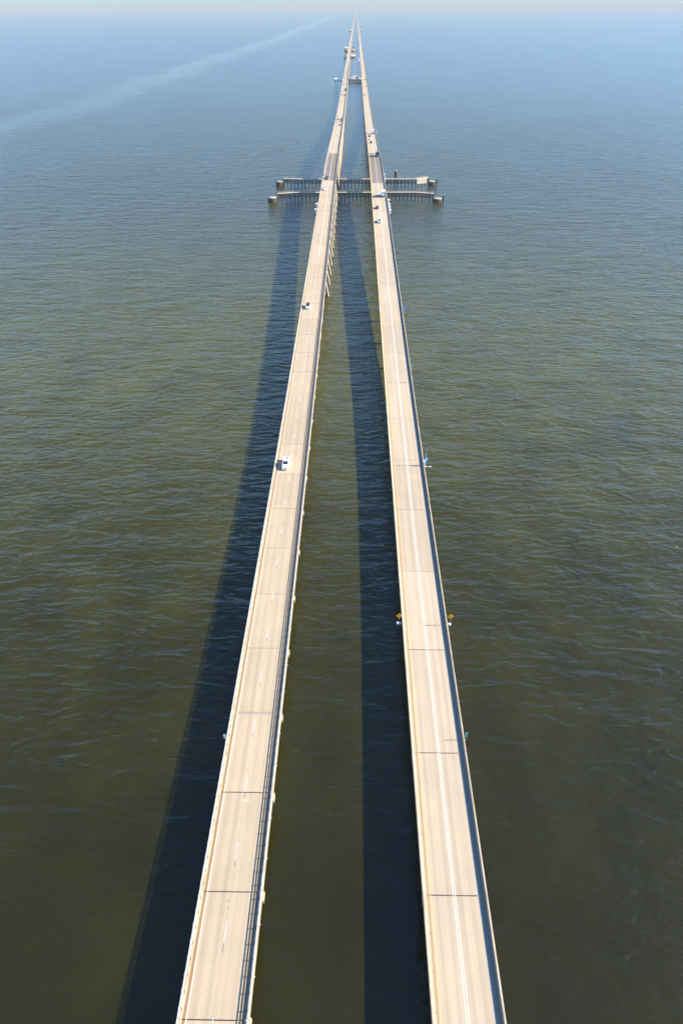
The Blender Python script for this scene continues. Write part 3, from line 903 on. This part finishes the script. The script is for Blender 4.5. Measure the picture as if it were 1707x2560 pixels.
# ------------------------------------------------------------------ crossover, tower, stilt house
XE0, XE1 = LC + 5.07, RC - 5.12
y0, y1 = 1516.0, 1576.0
t = thing('crossover_platform', 'concrete crossover platform joining the two bridges far off', 'platform', ((XE0 + XE1)/2, (y0+y1)/2, 0))
hx, hy = (XE1 - XE0)/2, (y1 - y0)/2
MB().box(-hx, hx, -hy, hy, 4.3, 4.58).build('slab', M['deck_r'], t)
for yy in (-hy, hy - .3): MB().box(-hx, hx, yy, yy + .3, 4.583, 5.8).build('parapet', M['conc'], t)
for i in range(4):
    for j in range(5):
        MB().tube((-hx + 3 + i*(2*hx-6)/3, -hy + 3 + j*(2*hy-6)/4, -1), (-hx + 3 + i*(2*hx-6)/3, -hy + 3 + j*(2*hy-6)/4, 4.3), .69, n=8).build('pile', M['conc_dark'], t)
for j in range(5):
    MB().box(-hx + 1, hx - 1, -hy + 2.3 + j*(2*hy-6)/4, -hy + 3.7 + j*(2*hy-6)/4, 3.4, 4.29).build('pier_cap', M['conc_dark'], t)

def building(name, label, x, y, z, w, d, h, roof, wall, cat='building', pitched=False, group=None):
    b = thing(name, label, cat, (x, y, z), 0, group)
    wl = MB().box(-w/2, w/2, -d/2, d/2, .004, h).build('wall', wall, b)
    if pitched:
        MB().add([(-w/2-.3,-d/2-.3,h),(w/2+.3,-d/2-.3,h),(w/2+.3,d/2+.3,h),(-w/2-.3,d/2+.3,h),(-w/4,0,h+1.7),(w/4,0,h+1.7)],
                 [(0,1,5,4),(1,2,5),(2,3,4,5),(3,0,4),(3,2,1,0)]).build('roof', roof, b)
    else:
        MB().box(-w/2-.3, w/2+.3, -d/2-.3, d/2+.3, h+.002, h+.35).build('roof', roof, b)
    k = max(1, int(w // 3))
    for i in range(k):
        xx = -w/2 + (i + .5) * w / k
        wf = MB().box(xx-.5, xx+.5, -d/2-.03, -d/2-.002, h*.40, h*.78).build('window', M['glass'], b)
    MB().box(w/2-1.5, w/2-.6, -d/2-.04, -d/2-.002, .01, h*.72).build('door', M['dark'], b)
    return b
building('crossover_house', 'small pale building with dark roof on the left of the crossover platform', -9.6, 1555, 4.58, 7.5, 6, 3.2, M['roof_dark'], M['wall_pale'], pitched=True)
building('equipment_shed', 'low white equipment shed in the middle of the crossover platform', -1.5, 1568, 4.58, 8, 4, 2.6, M['wbox'], M['wall_pale'])
for kind, colour, lab, x, y, rz in (('suv', 'black', 'dark car parked at the left end of the crossover platform', -10.5, 1525, 1.2),
                               ('truck', 'white', 'white box truck parked near the left end of the crossover platform', -6.0, 1533, 1.4),
                               ('pickup', 'grey', 'grey pickup parked mid crossover platform', 1.5, 1530, 1.5),
                               ('truck', 'grey', 'grey box truck parked right of centre on the crossover platform', 3.2, 1545, 1.35),
                               ('suv', 'white', 'white car parked at the right end of the crossover platform', 8.0, 1527, 1.3)):
    v = vehicle(kind, colour, lab, x, y, 4.58, -1, True, 'vehicles parked on the crossover', 0, 'white' if colour == 'white' else None)
    v.rotation_euler = (0, 0, rz)

# lattice tower beyond the crossover
tb = at(894, 203, 0)
t = thing('lattice_tower', 'tall steel lattice radio tower standing between the bridges', 'tower', (tb.x, 1592, 0))
HT = 36.0
def leg_r(z): return 3.0 - 1.5 * z / HT
base = MB()
for sx in (-1, 1):
    for sy in (-1, 1):
        MB().tube((sx*3, sy*3, -1), (sx*leg_r(HT), sy*leg_r(HT), HT), .16, .10, 6).build('leg', M['galv'], t)
nb_ = 9
for k in range(nb_):
    za, zb = 3 + k*(HT-3)/nb_, 3 + (k+1)*(HT-3)/nb_
    ra, rb = leg_r(za), leg_r(zb)
    s = MB()
    cor = [(-1,-1),(1,-1),(1,1),(-1,1)]
    for i in range(4):
        (ax, ay), (bx, by) = cor[i], cor[(i+1) % 4]
        s.tube((ax*ra, ay*ra, za), (bx*rb, by*rb, zb), .07, n=4)
        s.tube((bx*ra, by*ra, za), (ax*rb, ay*rb, zb), .07, n=4)
        s.tube((ax*rb, ay*rb, zb), (bx*rb, by*rb, zb), .07, n=4)
    s.build('brace_panel', M['galv'], t)
MB().box(-3.6, 3.6, -3.6, 3.6, 2.2, 3.0).build('base_slab', M['conc'], t)
for sx, zz in ((1.9, 33.5), (-1.8, 29.5), (1.7, 31.0)):
    MB().tube((sx, -1.7, zz), (sx, -2.3, zz), 1.1, .9, 14).build('dish', M['wbox'], t)
MB().tube((0, 0, HT), (0, 0, HT + 5), .08, n=6).build('aerial', M['post'], t)
# house on stilts left of the bridge
p = at(839.5, 215.5, 0)
t = thing('stilt_house', 'small control house on stilts in the water left of the left bridge', 'house', (p.x, p.y, 0))
MB().box(-2.6, 2.6, -2.8, 2.8, 7.4, 7.9).build('platform', M['teal'], t)
wl = MB().box(-2.1, 2.1, -2.2, 2.2, 7.9, 11.2).build('wall', M['conc_dark'], t)
MB().box(-.9, .9, -2.23, -2.205, 8.9, 10.3).build('window', M['glass'], wl)
MB().add([(-2.7,-2.9,11.2),(2.7,-2.9,11.2),(2.7,2.9,11.2),(-2.7,2.9,11.2),(0,0,13.2)], [(0,1,4),(1,2,4),(2,3,4),(3,0,4),(3,2,1,0)]).build('roof', M['wbox'], t)
for sx in (-1, 1):
    for sy in (-1, 1): MB().tube((sx*2.0, sy*2.2, -1), (sx*2.0, sy*2.2, 7.4), .38, n=8).build('stilt', M['dark'], t)
t2 = thing('catwalk', 'thin dark catwalk between the stilt house and the left bridge', 'catwalk', (p.x, p.y, 0))
MB().box(2.75, (LC - 5.2) - p.x, -.5, .5, 7.3, 7.5).build('deck', M['dark'], t2)
MB().box(2.75, (LC - 5.2) - p.x, .46, .5, 7.5, 8.5).build('railing', M['dark'], t2)

# turnouts: wedge platforms at the roadside far off
def turnout(label, B, side, ya, yb, w, house=None, hl=None):
    xe = B.x + side * 5.12
    t = thing('turnout_platform', label, 'platform', (xe, ya, 0), 0, 'roadside turnout platforms')
    L = yb - ya
    poly = [(0, 0), (side*w*.35, 0), (side*w, L*.35), (side*w, L*.75), (0, L)]
    if side < 0: poly = poly[::-1]
    n = len(poly)
    vs = [(x, y, 4.2) for x, y in poly] + [(x, y, 4.58) for x, y in poly]
    fs = [tuple(range(n-1, -1, -1)), tuple(range(n, 2*n))] + [(i, (i+1) % n, n+(i+1) % n, n+i) for i in range(n)]
    MB().add(vs, fs).build('slab', M['deck_r'], t)
    s = MB()
    for i in range(n):
        (ax, ay), (bx, by) = poly[i], poly[(i+1) % n]
        if abs(ax) < .1 and abs(bx) < .1: continue
        a, b = Vector((ax, ay, 0)), Vector((bx, by, 0)); l = (b-a).length
        s.box(0, l, 0, .3, 4.585, 5.9, mat=Matrix.Translation(a) @ Matrix.Rotation(math.atan2(by-ay, bx-ax), 4, 'Z'))
    s.build('parapet', M['conc'], t)
    for i in range(3):
        for f in (.35, .85):
            MB().tube((side*w*f, L*(.3 + .2*i), -1), (side*w*f, L*(.3+.2*i), 4.2), .7, n=8).build('pile', M['conc_dark'], t)
    if house:
        building('bridge_house', hl, xe + side*w*.62, ya + L*.5, 4.58, w*.5, L*.16, 4.5, M['wbox'] if house == 1 else M['roof_dark'], M['dark'])
turnout('wedge turnout on the left of the left bridge, nearer pair', LB, -1, 2230, 2330, 8.5, 2, 'dark hut on the nearer left turnout platform')
turnout('wide wedge turnout between the bridges, nearer pair', LB, 1, 2250, 2420, 13.5)
turnout('wedge turnout on the left of the left bridge, farther pair', LB, -1, 2560, 2750, 13.0, 1, 'white roofed hut on the farther left turnout platform')
turnout('small turnout between the bridges, farther pair', LB, 1, 2600, 2720, 11.0, 2, 'dark hut on the farther turnout between the bridges')
turnout('distant turnout on the outer side of the left bridge', LB, -1, 4600, 4900, 13)
turnout('distant turnout on the outer side of the right bridge', RB, 1, 4600, 4900, 13)
